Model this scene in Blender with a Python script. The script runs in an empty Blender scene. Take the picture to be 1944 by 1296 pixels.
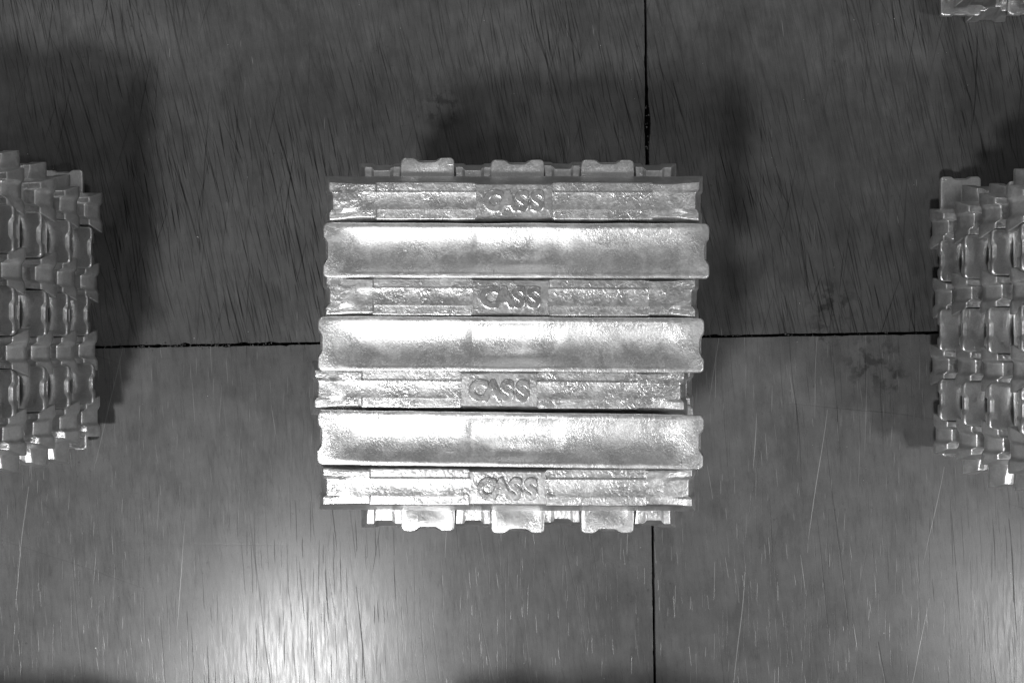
import bpy, bmesh, math, random
from mathutils import Vector, Matrix, noise
R = math.radians
scene = bpy.context.scene
C = scene.collection

# ------------------------------------------------------------------ camera
MM = 0.001
H = 52.0            # ingot height, mm
NL = 12             # layers in a stack
TOP = H * NL        # 624 mm
cam = bpy.data.cameras.new('camera')
cam.sensor_width = 36.0
cam.lens = 36.0 * 1500.0 / 1944.0
cam.clip_start = 0.01
cam.clip_end = 200.0
camo = bpy.data.objects.new('camera', cam)
camo.location = (0, 0, (TOP + 1500.0) * MM)
C.objects.link(camo)
scene.camera = camo

# ------------------------------------------------------------------ world: dim hall
world = bpy.data.worlds.new('World')
scene.world = world
world.use_nodes = True
bg = world.node_tree.nodes['Background']
bg.inputs[0].default_value = (1, 1, 1, 1)
bg.inputs[1].default_value = 0.145

# ------------------------------------------------------------------ high-bay lamps of the hall
def lamp(name, x, y, z, power, size=0.5):
    l = bpy.data.lights.new(name, 'AREA')
    l.shape = 'DISK'; l.size = size; l.energy = power
    o = bpy.data.objects.new(name, l); o.location = (x, y, z)
    C.objects.link(o)
    return o
lamp('hall_lamp', -2.30, -3.55, 6.5, 365, 0.8)
lamp('hall_lamp', -10.7, -3.40, 6.5, 200, 0.8)
lamp('hall_lamp', 6.25, -3.45, 6.5, 260, 0.75)
lamp('hall_lamp', -2.30, 9.5, 6.5, 105, 0.75)
lamp('hall_lamp', 6.05, 9.5, 6.5, 105, 0.75)

# ------------------------------------------------------------------ exposure
scene.view_settings.view_transform = 'Standard'
scene.view_settings.look = 'None'
scene.view_settings.exposure = 0.0
scene.view_settings.gamma = 1.0

# ------------------------------------------------------------------ node helpers
class NT:
    def __init__(self, tree):
        self.t = tree; self.n = tree.nodes; self.l = tree.links
    def put(self, sock, v):
        if hasattr(v, 'is_output'): self.l.new(v, sock)
        else: sock.default_value = v
    def math(self, op, a, b=0.0, c=None, clamp=False):
        n = self.n.new('ShaderNodeMath'); n.operation = op; n.use_clamp = clamp
        self.put(n.inputs[0], a); self.put(n.inputs[1], b)
        if c is not None: self.put(n.inputs[2], c)
        return n.outputs[0]
    def vmath(self, op, a, b=(0, 0, 0)):
        n = self.n.new('ShaderNodeVectorMath'); n.operation = op
        self.put(n.inputs[0], a); self.put(n.inputs[1], b)
        return n.outputs['Value'] if op in ('LENGTH', 'DISTANCE', 'DOT_PRODUCT') else n.outputs[0]
    def noise(self, vec, scale, detail=2.0, rough=0.5, dist=0.0, dim='3D'):
        n = self.n.new('ShaderNodeTexNoise'); n.noise_dimensions = dim
        self.put(n.inputs['Vector'], vec)
        n.inputs['Scale'].default_value = scale; n.inputs['Detail'].default_value = detail
        n.inputs['Roughness'].default_value = rough; n.inputs['Distortion'].default_value = dist
        return n.outputs[0]
    def smooth(self, v, lo, hi, a=0.0, b=1.0):
        n = self.n.new('ShaderNodeMapRange'); n.interpolation_type = 'SMOOTHSTEP'
        self.put(n.inputs[0], v); self.put(n.inputs[1], lo); self.put(n.inputs[2], hi)
        self.put(n.inputs[3], a); self.put(n.inputs[4], b)
        return n.outputs[0]
    def lin(self, v, lo, hi, a=0.0, b=1.0):
        n = self.n.new('ShaderNodeMapRange')
        self.put(n.inputs[0], v); self.put(n.inputs[1], lo); self.put(n.inputs[2], hi)
        self.put(n.inputs[3], a); self.put(n.inputs[4], b)
        return n.outputs[0]
    def sep(self, v):
        n = self.n.new('ShaderNodeSeparateXYZ'); self.put(n.inputs[0], v); return n.outputs
    def comb(self, x, y, z=0.0):
        n = self.n.new('ShaderNodeCombineXYZ')
        self.put(n.inputs[0], x); self.put(n.inputs[1], y); self.put(n.inputs[2], z)
        return n.outputs[0]
    def mixf(self, f, a, b):
        n = self.n.new('ShaderNodeMix'); n.data_type = 'FLOAT'
        self.put(n.inputs[0], f); self.put(n.inputs[2], a); self.put(n.inputs[3], b)
        return n.outputs[0]
    def grey(self, v):
        n = self.n.new('ShaderNodeCombineColor')
        for k in range(3): self.put(n.inputs[k], v)
        return n.outputs[0]
    def bump(self, h, strength, dist, normal=None):
        n = self.n.new('ShaderNodeBump')
        n.inputs['Strength'].default_value = strength; n.inputs['Distance'].default_value = dist
        self.put(n.inputs['Height'], h)
        if normal is not None: self.put(n.inputs['Normal'], normal)
        return n.outputs[0]

def new_mat(name):
    m = bpy.data.materials.new(name); m.use_nodes = True
    t = NT(m.node_tree)
    return m, t, m.node_tree.nodes['Principled BSDF']

# ------------------------------------------------------------------ scratches: one random straight-ish nick per cell of a stretched voronoi
def strokes(t, pos, ang, cw, cl, width, spread, prob, seed, warp=None):
    s = t.sep(pos); ca, sa = math.cos(R(ang)), math.sin(R(ang))
    a = t.math('ADD', t.math('MULTIPLY', s[0], ca), t.math('MULTIPLY', s[1], sa))
    b = t.math('ADD', t.math('MULTIPLY', s[0], -sa), t.math('MULTIPLY', s[1], ca))
    if warp is not None: a = t.math('ADD', a, warp)
    v = t.comb(t.math('MULTIPLY_ADD', a, 1.0 / cw, seed * 7.31), t.math('MULTIPLY_ADD', b, 1.0 / cl, seed * 3.77), 0.0)
    vo = t.n.new('ShaderNodeTexVoronoi'); vo.voronoi_dimensions = '2D'; vo.feature = 'F1'
    t.put(vo.inputs['Vector'], v); vo.inputs['Scale'].default_value = 1.0
    d = t.sep(t.vmath('SUBTRACT', v, vo.outputs['Position']))
    rc = t.n.new('ShaderNodeSeparateColor'); t.put(rc.inputs[0], vo.outputs['Color'])
    dx = t.math('MULTIPLY', d[0], cw); dy = t.math('MULTIPLY', d[1], cl)
    slope = t.math('MULTIPLY', t.math('SUBTRACT', rc.outputs[0], 0.5), 2 * spread)
    dist = t.math('ABSOLUTE', t.math('SUBTRACT', dx, t.math('MULTIPLY', slope, dy)))
    ln = t.math('MULTIPLY', t.math('MULTIPLY_ADD', rc.outputs[1], 0.35, 0.15), cl)
    taper = t.math('SUBTRACT', 1.0, t.math('DIVIDE', t.math('ABSOLUTE', dy), ln), clamp=True)
    w = t.math('MULTIPLY', t.math('POWER', taper, 0.5), width)
    m = t.math('SUBTRACT', 1.0, t.math('DIVIDE', dist, t.math('ADD', w, 0.00001)), clamp=True)
    m = t.math('POWER', m, 0.6)
    on = t.math('GREATER_THAN', prob, rc.outputs[2])
    amp = t.math('MULTIPLY_ADD', t.math('FRACT', t.math('MULTIPLY', rc.outputs[2], 37.0)), 0.7, 0.3)
    return t.math('MULTIPLY', t.math('MULTIPLY', m, on), amp)

def total(t, lst):
    r = lst[0]
    for x in lst[1:]: r = t.math('ADD', r, x)
    return t.math('MINIMUM', r, 1.0)

def floor_material(name, base, dark_set, glint_set, rough, blotch, grain_amt):
    m, t, bsdf = new_mat(name)
    geo = t.n.new('ShaderNodeNewGeometry'); pos = geo.outputs['Position']
    warp = t.math('MULTIPLY', t.math('SUBTRACT', t.noise(pos, 2.3, 1.0), 0.5), 0.022)
    big = t.noise(pos, 2.2, 4.0, 0.6)
    mid = t.noise(pos, 14.0, 5.0, 0.65)
    sp = t.sep(pos)
    gx = t.math('MULTIPLY_ADD', sp[1], 0.19, sp[0])
    grain = t.noise(t.comb(t.math('MULTIPLY', gx, 75.0), t.math('MULTIPLY', sp[1], 9.0), 0.0), 1.0, 5.0, 0.72)
    fine = t.noise(pos, 330.0, 3.0, 0.7)
    dark = total(t, [t.math('MULTIPLY', strokes(t, pos, *p[:-1], warp=warp), p[-1]) for p in dark_set])
    glint = total(t, [t.math('MULTIPLY', strokes(t, pos, *p[:-1], warp=warp), p[-1]) for p in glint_set])
    # patchy density of scratching
    patch = t.smooth(t.noise(pos, 1.7, 3.0), 0.32, 0.62, 0.20, 1.0)
    dark = t.math('MULTIPLY', dark, patch)
    # smudges of spilt dirt where the photograph shows them
    sm = None
    for (x, y, r) in ((0.86, 0.10, 0.085), (0.97, -0.06, 0.10), (0.84, 0.02, 0.06), (1.02, -0.10, 0.06), (-0.19, 0.63, 0.07)):
        d = t.vmath('DISTANCE', pos, (x, y, 0.0))
        k = t.smooth(d, r * 0.2, r * 1.15, 1.0, 0.0)
        sm = k if sm is None else t.math('MAXIMUM', sm, k)
    sm = t.math('MULTIPLY', sm, t.smooth(t.noise(pos, 30.0, 4.0, 0.6), 0.47, 0.60))
    spots = t.math('MULTIPLY', t.smooth(t.noise(pos, 70.0, 2.0, 0.5), 0.66, 0.74), t.smooth(t.noise(pos, 4.0, 2.0), 0.45, 0.65))
    col = t.math('MULTIPLY', base, t.lin(big, 0.25, 0.75, 1.0 - blotch, 1.0 + blotch))
    col = t.math('MULTIPLY', col, t.lin(mid, 0.25, 0.75, 0.78, 1.20))
    col = t.math('MULTIPLY', col, t.lin(grain, 0.25, 0.75, 1.0 - grain_amt, 1.0 + grain_amt))
    col = t.math('MULTIPLY', col, t.lin(fine, 0.2, 0.8, 0.80, 1.20))
    col = t.math('MULTIPLY', col, t.math('SUBTRACT', 1.0, t.math('MULTIPLY', spots, 0.35)))
    col = t.math('MULTIPLY', col, t.math('SUBTRACT', 1.0, t.math('MULTIPLY', sm, 0.42)))
    col = t.math('MULTIPLY', col, t.math('SUBTRACT', 1.0, t.math('MULTIPLY', dark, 0.8)))
    worn = t.smooth(t.noise(t.comb(t.math('MULTIPLY', sp[0], 9.0), t.math('MULTIPLY', sp[1], 3.0), 3.0), 1.0, 6.0, 0.7, 0.5), 0.50, 0.60)
    col = t.math('MULTIPLY', col, t.lin(worn, 0.0, 1.0, 1.0, 0.84))
    col = t.mixf(glint, col, 0.42)  # scratches catching the lamps: their glint is painted in as pale colour
    t.put(bsdf.inputs['Base Color'], t.grey(col))
    rg = t.math('ADD', rough, t.math('MULTIPLY', t.math('SUBTRACT', grain, 0.5), 0.16))
    rg = t.math('ADD', rg, t.math('MULTIPLY', dark, 0.35))
    rg = t.math('ADD', rg, t.math('MULTIPLY', sm, 0.2))
    rub = t.smooth(t.noise(t.comb(t.math('MULTIPLY', sp[0], 130.0), t.math('MULTIPLY', sp[1], 11.0), 7.0), 1.0, 3.0, 0.6), 0.42, 0.60)
    rg = t.math('ADD', rg, t.math('MULTIPLY', t.math('SUBTRACT', rub, 0.5), 0.05))
    t.put(bsdf.inputs['Roughness'], rg)
    spec = t.math('SUBTRACT', 0.5, t.math('MULTIPLY', t.math('MAXIMUM', dark, sm), 0.46))
    t.put(bsdf.inputs['Specular IOR Level'], spec)
    hgt = t.math('ADD', t.math('MULTIPLY', grain, 0.3), t.math('MULTIPLY', fine, 0.25))
    hgt = t.math('SUBTRACT', hgt, t.math('MULTIPLY', dark, 1.0))
    hgt = t.math('ADD', hgt, t.math('MULTIPLY', glint, 0.8))
    t.put(bsdf.inputs['Normal'], t.bump(hgt, 0.5, 0.0007))
    return m

#            angle  cellW  cellL  width   spread prob seed amount
dark_upper = [(24.0, 0.045, 0.22, 0.0018, 0.10, 0.50, 9.0, 0.6),
              (-3.0, 0.090, 0.50, 0.0026, 0.06, 0.50, 10.0, 0.8),
              (14.0, 0.010, 0.10, 0.0018, 0.04, 0.80, 6.0, 0.75),
              (9.0, 0.021, 0.16, 0.0024, 0.06, 0.75, 7.0, 0.8),
              (13.0, 0.017, 0.20, 0.0019, 0.04, 0.75, 1.0, 0.8),
              (11.0, 0.030, 0.34, 0.0026, 0.04, 0.70, 2.0, 0.75),
              (16.0, 0.070, 0.60, 0.0036, 0.05, 0.70, 3.0, 0.90),
              (3.0, 0.022, 0.20, 0.0016, 0.05, 0.60, 4.0, 0.55),
              (-12.0, 0.050, 0.26, 0.0020, 0.14, 0.55, 5.0, 0.75)]
glint_upper = [(4.0, 0.10, 0.05, 0.0012, 0.1, 0.12, 8.0, 0.6)]
dark_lower = [(4.0, 0.050, 0.45, 0.0017, 0.05, 0.55, 11.0, 0.8),
              (9.0, 0.130, 0.90, 0.0026, 0.06, 0.60, 12.0, 0.9),
              (-5.0, 0.10, 0.32, 0.0014, 0.10, 0.40, 13.0, 0.45),
              (80.0, 0.55, 0.9, 0.0018, 0.2, 0.5, 14.0, 0.6),
              (2.0, 0.016, 0.16, 0.0012, 0.04, 0.6, 15.0, 0.65)]
glint_lower = [(3.0, 0.045, 0.13, 0.0011, 0.12, 0.26, 18.0, 0.6),
               (-6.0, 0.15, 0.40, 0.0014, 0.2, 0.30, 19.0, 0.7),
               (2.0, 0.020, 0.06, 0.0010, 0.1, 0.30, 20.0, 0.5)]
M_up = floor_material('scuffed dark floor', 0.097, dark_upper, glint_upper, 0.40, 0.38, 0.24)
M_low = floor_material('worn floor', 0.130, dark_lower, glint_lower, 0.305, 0.16, 0.09)

m, t, b = new_mat('joint dirt'); M_joint = m
b.inputs['Base Color'].default_value = (0.008, 0.008, 0.008, 1); b.inputs['Roughness'].default_value = 1.0
geo = t.n.new('ShaderNodeNewGeometry')
t.put(b.inputs['Base Color'], t.grey(t.lin(t.noise(geo.outputs['Position'], 160.0, 3.0), 0.3, 0.7, 0.004, 0.016)))
m, t, b = new_mat('crumbled floor chips'); M_chip = m
geo = t.n.new('ShaderNodeNewGeometry')
t.put(b.inputs['Base Color'], t.grey(t.lin(t.noise(geo.outputs['Position'], 90.0, 3.0), 0.3, 0.7, 0.03, 0.16)))
b.inputs['Roughness'].default_value = 0.7

def metal_material(name, base, rough, big_h, scale, fine_h, nicks=False):
    """big_h, fine_h: heights (m) of the crinkle and of the grain"""
    m, t, bsdf = new_mat(name)
    tc = t.n.new('ShaderNodeTexCoord'); oi = t.n.new('ShaderNodeObjectInfo')
    off = t.math('MULTIPLY', oi.outputs['Random'], 57.0)
    obj = tc.outputs['Object']
    pos = t.vmath('ADD', obj, t.comb(off, off, off))
    soft = t.noise(pos, 11.0, 3.0, 0.55)
    patch = t.smooth(t.noise(pos, 14.0, 3.0, 0.6, 0.6), 0.38, 0.62)
    crk = t.noise(pos, scale, 2.0, 0.5, 2.2)
    crk2 = t.noise(pos, scale * 2.2, 2.0, 0.5, 0.6)
    fin = t.noise(pos, 620.0, 1.0, 0.5)
    col = t.math('MULTIPLY', base, t.lin(soft, 0.25, 0.75, 0.92, 1.06))
    col = t.math('MULTIPLY', col, t.lin(crk2, 0.25, 0.75, 0.90, 1.08))
    bsdf.inputs['Metallic'].default_value = 1.0
    frost = t.smooth(t.noise(pos, 26.0, 4.0, 0.65, 0.8), 0.46, 0.60)
    rg = t.math('ADD', rough, t.math('MULTIPLY', t.math('SUBTRACT', patch, 0.5), 0.08))
    rg = t.math('ADD', rg, t.math('MULTIPLY', t.math('SUBTRACT', frost, 0.5), 0.05))
    col = t.math('MULTIPLY', col, t.lin(frost, 0.0, 1.0, 0.95, 1.03))
    t.put(bsdf.inputs['Base Color'], t.grey(col))
    rg = t.math('ADD', rg, t.math('MULTIPLY', t.math('SUBTRACT', crk2, 0.5), 0.14))
    t.put(bsdf.inputs['Roughness'], rg)
    amp = t.lin(patch, 0.0, 1.0, 1.0, 0.45)
    hgt = t.math('MULTIPLY', t.math('ADD', crk, t.math('MULTIPLY', crk2, 0.35)), t.math('MULTIPLY', amp, big_h * 1000))
    hgt = t.math('ADD', hgt, t.math('MULTIPLY', fin, fine_h * 1000))
    if nicks:
        q = t.sep(obj)
        ay = t.math('ABSOLUTE', q[1])
        band = t.math('MULTIPLY', t.smooth(ay, 0.030, 0.040), t.smooth(ay, 0.052, 0.048))
        st = strokes(t, t.vmath('ADD', obj, t.comb(off, 0.0, 0.0)), 0.0, 0.007, 0.036, 0.0011, 0.02, 0.38, 2.0)
        gap = t.smooth(t.noise(pos, 16.0, 1.0), 0.5, 0.58)
        st = t.math('MULTIPLY', t.math('MULTIPLY', st, band), gap)
        hgt = t.math('ADD', hgt, t.math('MULTIPLY', st, 0.7))
    t.put(bsdf.inputs['Normal'], t.bump(hgt, 1.0, 0.001))
    return m
M_wide = metal_material('bright poured skin', 0.91, 0.40, 0.00056, 130.0, 0.00016, True)
M_cast = metal_material('bright mould skin', 0.91, 0.38, 0.00115, 80.0, 0.00010)
M_plate = metal_material('plate mould skin', 0.86, 0.38, 0.00085, 85.0, 0.00008)
M_letter = metal_material('letter mould skin', 0.88, 0.32, 0.0003, 110.0, 0.00005)
M_side = metal_material('grey mould side', 0.72, 0.44, 0.00016, 90.0, 0.00005)

# ------------------------------------------------------------------ mesh helpers
def link(name, me, mats, parent=None):
    o = bpy.data.objects.new(name, me); C.objects.link(o)
    for mm in mats:
        if mm.name not in [x.name for x in me.materials if x]: me.materials.append(mm)
    if parent: o.parent = parent
    return o

def ss(x, a, b):
    q = min(1.0, max(0.0, (x - a) / (b - a)))
    return q * q * (3 - 2 * q)

# ------------------------------------------------------------------ the ingot
W0, W1 = 56.2, 30.0        # half widths: broad face, narrow face
L0, L1 = 371.5, 348.5      # half lengths

def sym(lst): return sorted(set([-x for x in lst] + list(lst)))
XS = [0, 8, 16, 24, 32, 40, 48, 56, 64, 70, 72, 74.5]
XS += [84 + 11 * i for i in range(16)] + [257, 261, 263.5, 270, 278, 286, 293, 299, 306, 313, 320, 326, 331, 336, 340, 344, 346.5, 348]
YS = [0, 3.3, 6.6, 9.6, 12.4, 14.2, 16.0, 19.6, 21.6, 23.6, 25.2, 26.5, 27.6, 28.5, 29.2, 29.7, 30.0]
XL = sym([float(x) for x in XS]); YL = sym([float(y) for y in YS])

def ingot_mesh(name, seed, wide_up, ribs=True):
    sv = Vector((seed * 13.7, seed * 5.1, seed * 9.3))
    def nz(x, y, s, k=0.0): return noise.noise(Vector((x * s, y * s, k)) + sv)
    def hw(z): return W0 + (W1 - W0) * z / H
    def hl(z): return L0 + (L1 - L0) * z / H
    def notch(y, z, side):
        f = z / H
        rim = 1 - ss(z, 3.0, 9.0)
        a = 16.5 - 2.5 * f - 3.5 * rim; tr = 5.0 + 11.0 * rim
        yy = abs(y - 2.0 * nz(side * 9.0, 3.0, 1.0))
        return (2.6 + 2.8 * f + 5.4 * rim) * (1 - ss(yy, a, a + tr))
    def corner(y, w, z):
        r = 1.6 + 8.0 * (1 - ss(z, 4.0, 24.0)) if wide_up else 1.6 + 2.6 * (1 - ss(z, 0.3, 5.0))
        e = abs(y) - (w - r)
        if e <= 0: return 0.0
        e = min(e, r)
        return r - math.sqrt(max(0.0, r * r - e * e))
    def pos(u, v, z, inset):
        w = hw(z) - inset; l = hl(z) - inset
        y = v * w
        x = abs(u) * l - (notch(y, z, 1 if u > 0 else -1) + corner(y, w, z)) * ss(abs(u), 0.72, 1.0)
        x = x if u >= 0 else -x
        y += (1.1 * nz(x, 0, 0.010, 40 + (1 if v > 0 else -1)) + 0.45 * nz(x, 0, 0.045, 44 + (1 if v > 0 else -1))) * abs(v)
        x += 0.6 * nz(0, y, 0.03, 50 + (1 if u > 0 else -1)) * ss(abs(u), 0.9, 1.0)
        return x, y
    nu, nv = len(XL), len(YL); brk = 8.0 + 6.0 * nz(2, 2, 0.7, 3)
    verts, faces, mat = [], [], []
    def add(x, y, z):
        verts.append((x, y, z)); return len(verts) - 1
    top = {}; topz = {}
    for i, xa in enumerate(XL):
        for j, ya in enumerate(YL):
            ax, ay = abs(xa), abs(ya)
            d = 0.0
            if 73 < ax < 262.5 and (ay > 17.7 or not ribs): d = 6.6
            if ax > 298 and ay > 17.7: d = 8.0 * ss(ax, 294, 350)
            if ax > 330 and ay < 17.7: d = 1.0 * ss(ax, 335, 349)
            if ax < 72.5: d = -0.9
            if ax < 298 and ax > 73 and ay < 17.7 and (ribs or ax > 262.5): d += 1.1 * (1 - (ay / 16.0) ** 2)
            d += 0.55 * nz(xa, ya, 0.05) + 0.3 * nz(xa, ya, 0.13, 7)
            z = H - 1.8 - d
            x, y = pos(xa / L1, ya / W1, z, 1.4)
            top[i, j] = add(x, y, z); topz[i, j] = z
    # boundary loop, counter-clockwise
    loop = [(i, 0) for i in range(nu - 1)] + [(nu - 1, j) for j in range(nv - 1)] + \
           [(i, nv - 1) for i in range(nu - 1, 0, -1)] + [(0, j) for j in range(nv - 1, 0, -1)]
    rings = [[top[k] for k in loop]]
    spec = [('t', 0.45, 0.5), ('t', 1.6, 0.0), ('z', 36.0, 0), ('z', 18.0, 0), ('z', 10.5, 0), ('z', 6.8, 0.5), ('z', 3.9, 1.7), ('z', 1.8, 3.5)]
    for kind, zz, inset in spec:
        ring = []
        for k in loop:
            z = topz[k] - zz if kind == 't' else zz
            x, y = pos(XL[k[0]] / L1, YL[k[1]] / W1, z, inset)
            ring.append(add(x, y, z))
        rings.append(ring)
    bot = {}
    for i, xa in enumerate(XL):
        for j, ya in enumerate(YL):
            x, y = pos(xa / L1, ya / W1, 0.0, 5.8)
            # skin of the pour: a rolled rim, a sunk middle
            e = min(W0 - abs(y), L0 - abs(x) - notch(y, 0, 1) * 0.6)
            q = y / 43.0
            sag = max(0.0, 1 - q * q)
            ends = 1 - ss(abs(x), 284, 362)
            z = (9.0 + 1.6 * nz(5, 5, 0.31, 77)) * sag * ends * (1.0 + 0.16 * (1 - ss(abs(x - brk), 82, 92)) + 0.55 * math.exp(-((x - brk) / 48.0) ** 2) * ss(y, 4, 30))
            z += 0.8 * (math.tanh((abs(x - brk + 3 * nz(3, y, .05)) - 88) / 1.2)) * -0.5 * sag
            z += (0.75 * nz(x, y * 1.0, 0.014, 3) + 0.20 * nz(x, y, 0.05, 4) + 0.10 * nz(x, y, 0.12, 5)) * ss(e, 5, 14)
            z += 0.35 * nz(x, y, 0.035, 9) * (1 - ss(e, 6, 14))
            if e < 12: z += 0.7 * ((12 - e) / 7.5) ** 2
            bot[i, j] = add(x, y, max(0.0, z))
    rings.append([bot[k] for k in loop])
    n = len(loop)
    for a, bb in zip(rings[:-1], rings[1:]):
        first = a is rings[0] or a is rings[1]
        last = bb is rings[-1] or bb is rings[-2] or bb is rings[-3]
        for k in range(n):
            k2 = (k + 1) % n
            faces.append((a[k], bb[k], bb[k2], a[k2])); mat.append(1 if first else (0 if last else 2))
    for i in range(nu - 1):
        for j in range(nv - 1):
            faces.append((top[i, j], top[i + 1, j], top[i + 1, j + 1], top[i, j + 1]))
            zs = [topz[i, j], topz[i + 1, j], topz[i + 1, j + 1], topz[i, j + 1]]
            mat.append(2 if max(zs) - min(zs) > 3.5 else 1)
            faces.append((bot[i, j], bot[i, j + 1], bot[i + 1, j + 1], bot[i + 1, j])); mat.append(0)
    if wide_up: verts = [(x, -y, H - z) for x, y, z in verts]
    me = bpy.data.meshes.new(name)
    me.from_pydata([(x * MM, y * MM, z * MM) for x, y, z in verts], [], faces)
    me.polygons.foreach_set('material_index', mat)
    me.polygons.foreach_set('use_smooth', [True] * len(faces))
    me.set_sharp_from_angle(angle=R(38))
    for mm in (M_wide, M_cast, M_side): me.materials.append(mm)
    me.update()
    return me

VAR = 4
MESH_N = [ingot_mesh('ingot', s + 1, False) for s in range(VAR)]
MESH_L = [ingot_mesh('ingot', s + 1, False, ribs=False) for s in range(VAR)]
def rib_mesh(seed, side):
    sv = Vector((seed * 13.7, seed * 5.1, seed * 9.3))
    xs = [x for x in XS if 72 < x < 263.4]
    xs = [71.0] + xs + [264.0]
    ys = [-19.6] + [y for y in YL if abs(y) <= 16.0] + [19.6]
    vs, fs, mi = [], [], []
    for x in xs:
        for y in ys:
            d = 1.1 * (1 - (y / 16.0) ** 2) + 0.55 * noise.noise(Vector((side * x * .05, y * .05, 0)) + sv) + 0.3 * noise.noise(Vector((side * x * .13, y * .13, 7)) + sv)
            z = H - 1.8 - d
            if abs(y) > 17: z = H - 9.6
            vs.append((side * x * MM, y * MM, z * MM))
    n = len(ys)
    for i in range(len(xs) - 1):
        for j in range(n - 1):
            q = (i * n + j, (i + 1) * n + j, (i + 1) * n + j + 1, i * n + j + 1)
            fs.append(q if side > 0 else q[::-1]); mi.append(1 if j in (0, n - 2) else 0)
    me = bpy.data.meshes.new('rib'); me.from_pydata(vs, [], fs)
    me.materials.append(M_cast); me.materials.append(M_side)
    me.polygons.foreach_set('material_index', mi); me.polygons.foreach_set('use_smooth', [True] * len(fs))
    me.set_sharp_from_angle(angle=R(38)); me.update()
    return me
RIBS = [(rib_mesh(s + 1, -1), rib_mesh(s + 1, 1)) for s in range(VAR)]
MESH_W = [ingot_mesh('ingot', s + 21, True) for s in range(VAR)]

# raised letters, one mesh per letter
def letter_mesh(ch):
    cu = bpy.data.curves.new('letter', 'FONT'); cu.body = ch
    cu.size = 50.0 * MM; cu.extrude = 1.6 * MM; cu.bevel_depth = 2.0 * MM; cu.bevel_resolution = 2
    cu.offset = 1.9 * MM; cu.align_x = 'CENTER'; cu.resolution_u = 6
    o = bpy.data.objects.new('letter', cu); C.objects.link(o)
    bpy.context.view_layer.update()
    me = bpy.data.meshes.new_from_object(o.evaluated_get(bpy.context.evaluated_depsgraph_get()))
    bpy.data.objects.remove(o); bpy.data.curves.remove(cu)
    me.name = 'letter'; me.materials.clear(); me.materials.append(M_letter)
    me.polygons.foreach_set('use_smooth', [True] * len(me.polygons))
    me.set_sharp_from_angle(angle=R(50))
    return me
LET = {c: letter_mesh(c) for c in 'CAS'}
LETTERS = [('C', -40.0), ('A', -13.0), ('S', 14.5), ('S', 43.5)]
def plate_mesh():
    bm = bmesh.new(); hx, hy = 71.5, 30.6
    rows = []
    for inset, z in ((-1.2, H - 3.6), (0.0, H - 1.0), (0.9, H - 0.15)):
        rows.append([bm.verts.new((sx * (hx - inset) * MM, sy * (hy - inset) * MM, z * MM)) for sx, sy in ((-1, -1), (1, -1), (1, 1), (-1, 1))])
    for a, b2 in zip(rows[:-1], rows[1:]):
        for k in range(4): bm.faces.new((a[k], a[(k + 1) % 4], b2[(k + 1) % 4], b2[k]))
    bm.faces.new(rows[-1])
    me = bpy.data.meshes.new('name_plate'); bm.to_mesh(me); bm.free(); me.materials.append(M_plate)
    return me
PLATE = plate_mesh()

GROUP = 'cast metal ingots stacked crosswise'
def ingot(x, y, layer, rot, narrow, label, var, letters=False, tilt=0.0):
    """layer 1 is the top one; x, y in mm"""
    o = bpy.data.objects.new('ingot', (MESH_L if letters else MESH_N if narrow else MESH_W)[var % VAR]); C.objects.link(o)
    o.location = (x * MM, y * MM, ((NL - layer) * H) * MM + 0.0002)
    o.rotation_euler = (R(tilt), 0, R(rot))
    o.location.z += W0 * MM * math.sin(abs(R(tilt)))
    o['label'] = label; o['category'] = 'ingot'; o['group'] = GROUP
    if letters:
        for me in RIBS[var % VAR]:
            r = bpy.data.objects.new('rib', me); C.objects.link(r); r.parent = o
        p = bpy.data.objects.new('name_plate', PLATE); C.objects.link(p); p.parent = o
        for ch, lx in LETTERS:
            l = bpy.data.objects.new('letter', LET[ch]); C.objects.link(l); l.parent = p
            l.location = (lx * MM, -18.3 * MM, (H + 1.4) * MM)
    return o

ORD = ['first', 'second', 'third', 'fourth', 'fifth', 'sixth', 'seventh', 'eighth', 'ninth', 'tenth', 'eleventh', 'bottom']
def stack(where, cx, cy, seed, top_rows=None, second=None, skip=None, nudge={}):
    rnd = random.Random(seed)
    for n in range(1, NL + 1):
        along_x = n % 2 == 1
        jit_l = rnd.uniform(-3, 3)
        count = {True: 0, False: 0}
        for k in range(7):
            narrow = (k % 2 == 0) if n < NL else (k % 2 == 1)
            count[narrow] += 1
            c = 88.6 * (3 - k) + rnd.uniform(-1.8, 1.8)
            s = jit_l + rnd.uniform(-7, 7); rot = rnd.uniform(-0.4, 0.4)
            var = rnd.randrange(VAR)
            if along_x: px, py = cx + s, cy + c
            else: px, py, rot = cx - c, cy + s, rot + 90
            if n == 1 and top_rows: px, py, rot = top_rows[k][:3]; var = k // 2 + (0 if narrow else 1)
            if n == 2 and second: px, py, rot = second[k]
            if (n, k) in nudge: px, py, rot = px + nudge[n, k][0], py + nudge[n, k][1], rot + nudge[n, k][2]
            kind = 'narrow-topped ingot' if narrow else 'broad-topped ingot'
            if n == 1 and narrow:
                q = ['topmost', 'second', 'third', 'lowest'][count[True] - 1]
                label = 'silver ingot marked CASS, %s lettered bar on top of the %s stack' % (q, where)
            elif n == 1:
                q = ['upper', 'middle', 'lower'][count[False] - 1]
                label = 'broad smooth shiny ingot, %s unlettered bar on top of the %s stack' % (q, where)
            else:
                side = 'from the top' if along_x else 'from the left'
                lay = 'bottom layer' if n == NL else ORD[n - 1] + ' layer down'
                label = '%s %s %s, %s of the %s stack' % (ORD[count[narrow] - 1], kind, side, lay, where)
            if skip and skip(n, k): continue
            ingot(px, py, n, rot, narrow, label, var, letters=(n == 1 and narrow), tilt=top_rows[k][3] if n == 1 and top_rows and len(top_rows[k]) > 3 else 0.0)

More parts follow.
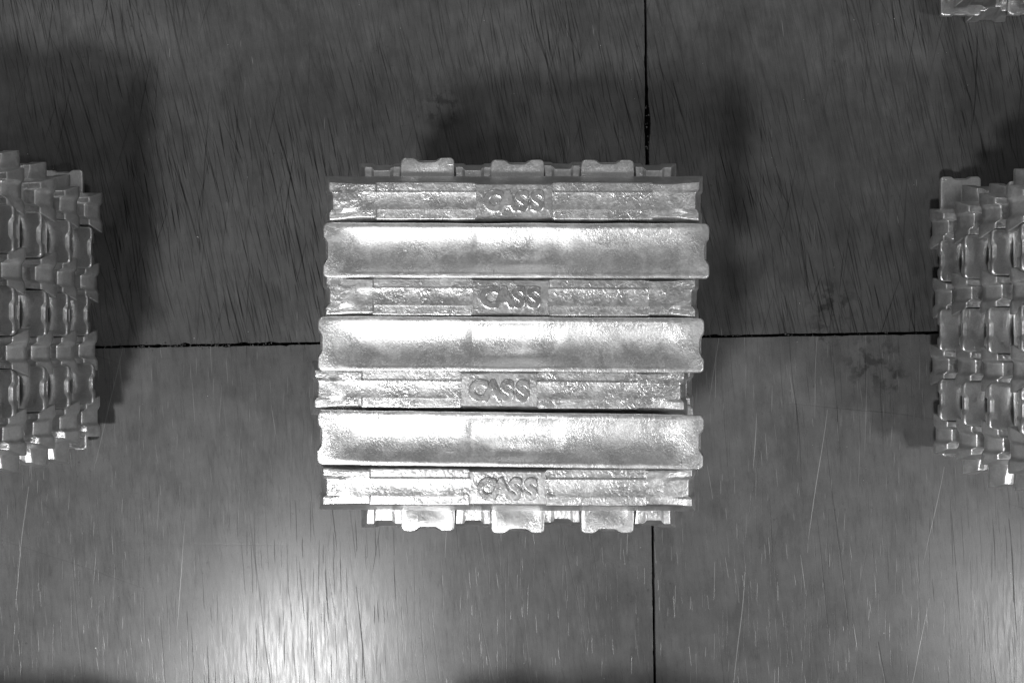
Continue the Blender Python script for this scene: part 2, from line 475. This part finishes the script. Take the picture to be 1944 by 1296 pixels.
stack('middle', 5, -6, 5,
      top_rows=[(4, 269.5, -0.05, 3.5), (8, 172.5, -0.12), (-2.5, 84, -0.30), (-2, -6, -0.30), (-24, -92.5, -0.4), (-3, -187, -0.75), (-8.5, -278, -0.25)],
      second=[(-254, -8, 90.3), (-166, -6, 90.1), (-76.5, -8, 90.0), (11, -10, 90.1), (99, -5, 89.9), (188, -10, 90.0), (279, -8, 89.9)])
stack('left', -1444, 66, 11, nudge={(12, 6): (4, 8, 1.2), (10, 6): (-3, -9, 0)})
stack('right', 1466, 27, 17, nudge={(12, 0): (-22, 42, 0.6), (8, 0): (6, -9, 0), (6, 1): (0, 12, 0)})
stack('upper right', 1446, 1218, 23, skip=lambda n, k: (n % 2 and k < 3) or (n % 2 == 0 and k > 4))
# neighbours just below the frame: only their shadows reach the picture
stack('lower', 10, -1482, 31, skip=lambda n, k: n % 2 and k > 1)
stack('lower left', -1450, -1480, 37, skip=lambda n, k: n % 2 and k > 1)

# ------------------------------------------------------------------ floor: slabs with open joints over a dark bed
def plane(name, half, z, mat):
    me = bpy.data.meshes.new(name)
    me.from_pydata([(-half, -half, z), (half, -half, z), (half, half, z), (-half, half, z)], [], [(0, 1, 2, 3)])
    me.materials.append(mat)
    o = bpy.data.objects.new(name, me); C.objects.link(o); return o
floor = plane('floor', 14.0, -0.03, M_joint)
floor['kind'] = 'structure'

def joint_v(y): return (371.0 - 0.0142 * y) * MM if y > -2000 else 0.4      # x of the upright joint (y in mm)
def joint_h(x): return (4.0 + 0.0173 * x) * MM                              # y of the level joint (x in mm)
def frange(a, b, s):
    o = []; x = a
    while x < b: o.append(x); x += s
    return o + [b]
def rough_edge(s, seed, amp):
    n1 = noise.noise(Vector((s * 0.012, seed, 0))); n2 = noise.noise(Vector((s * 0.026, seed, 5))); n3 = noise.noise(Vector((s * 0.11, seed, 9)))
    chip = max(0.0, n2 - 0.18) * 3.0 * (1.2 + n3)
    return amp * (1.0 * n1 + 0.9 * n3 * (0.4 + abs(n2))) + chip * amp
def slab(name, sx, sy, mat, seed):
    E = 14.0
    ts = frange(0, 1700, 6.0)
    pts = []
    hg = 3.7
    # along the level joint, outward from the crossing
    for s in ts:
        a = 2.6 if (sx < 0) else 1.5
        x = 371 + sx * s
        pts.append((x * MM, joint_h(x) + sy * (hg + max(-1.5, rough_edge(s, seed, a))) * MM))
    far = 371 + sx * 1700
    pts.append((sx * E, joint_h(sx * E / MM) + sy * hg * MM))
    pts.append((sx * E, sy * E))
    pts.append((joint_v(0), sy * E))
    vv = []
    for s in ts[1:]:
        y = sy * s
        g = 3.5 + max(-1.0, rough_edge(s, seed + 3.3, 1.2 if sy > 0 else 0.7))
        if sy > 0: g += 6.0 * math.exp(-((s - 590) / 50.0) ** 2) * (1 if sx > 0 else .6) + 1.5 * math.exp(-((s - 500) / 70.0) ** 2)
        vv.append((joint_v(y) + sx * g * MM, y * MM))
    pts += vv[::-1]
    pts[0] = (pts[0][0] + sx * 3 * MM, pts[0][1])
    if sx * sy < 0: pts = pts[::-1]
    bm = bmesh.new()
    vs = [bm.verts.new((x, y, 0)) for x, y in pts]
    f = bm.faces.new(vs)
    r = bmesh.ops.extrude_face_region(bm, geom=[f])
    for v in [g for g in r['geom'] if isinstance(g, bmesh.types.BMVert)]: v.co.z = -0.028
    bmesh.ops.recalc_face_normals(bm, faces=bm.faces[:])
    me = bpy.data.meshes.new(name); bm.to_mesh(me); bm.free()
    me.materials.append(mat)
    o = bpy.data.objects.new(name, me); C.objects.link(o); o.parent = floor
    return o
slab('floor_slab', -1, 1, M_up, 1.0)
slab('floor_slab', 1, 1, M_up, 2.0)
slab('floor_slab', -1, -1, M_low, 3.0)
slab('floor_slab', 1, -1, M_low, 4.0)

# crumbs broken off the slab edges and metal swarf
def crumbs(name, spots, mat, kind='stuff'):
    bm = bmesh.new(); rnd = random.Random(4)
    for (x, y, r) in spots:
        mtx = Matrix.Translation((x, y, r * 0.3)) @ Matrix.Rotation(rnd.uniform(0, 6.3), 4, 'Z') @ Matrix.Diagonal((r * rnd.uniform(.6, 1.6), r * rnd.uniform(.5, 1.1), r * rnd.uniform(.3, .7), 1))
        ret = bmesh.ops.create_icosphere(bm, subdivisions=1, radius=1.0, matrix=mtx)
        for v in ret['verts']: v.co += Vector([rnd.uniform(-.25, .25) * r for _ in range(3)])
    me = bpy.data.meshes.new(name); bm.to_mesh(me); bm.free(); me.materials.append(mat)
    o = bpy.data.objects.new(name, me); C.objects.link(o); o['kind'] = kind
    return o
rnd = random.Random(9)
sp = []
for _ in range(170):
    x = rnd.uniform(-1100, -540); cl = math.exp(-((x + 950) / 110) ** 2) + .8 * math.exp(-((x + 770) / 70) ** 2) + .2
    if rnd.random() < cl: sp.append((x * MM, joint_h(x) + rnd.gauss(0, 5) * MM, rnd.uniform(.8, 2.6) * MM))
for _ in range(60):
    x = rnd.uniform(520, 1120); sp.append((x * MM, joint_h(x) + rnd.gauss(0, 4) * MM, rnd.uniform(.6, 2.2) * MM))
for _ in range(25):
    y = rnd.uniform(440, 640); sp.append((joint_v(y) + rnd.gauss(2, 4) * MM, y * MM, rnd.uniform(.8, 2.6) * MM))
c = crumbs('floor_crumbs', sp, M_chip); c['label'] = 'dark crumbs broken from the slab edges along the floor joints'
sw = [(rnd.uniform(-1400, 1400) * MM, rnd.uniform(-920, 920) * MM, rnd.uniform(.5, 1.3) * MM) for _ in range(120)]
sw = [s for s in sw if not (abs(s[0]) < .38 and abs(s[1]) < .38)]
c = crumbs('metal_crumbs', sw, M_side); c['label'] = 'tiny bright metal crumbs scattered over the scratched floor'
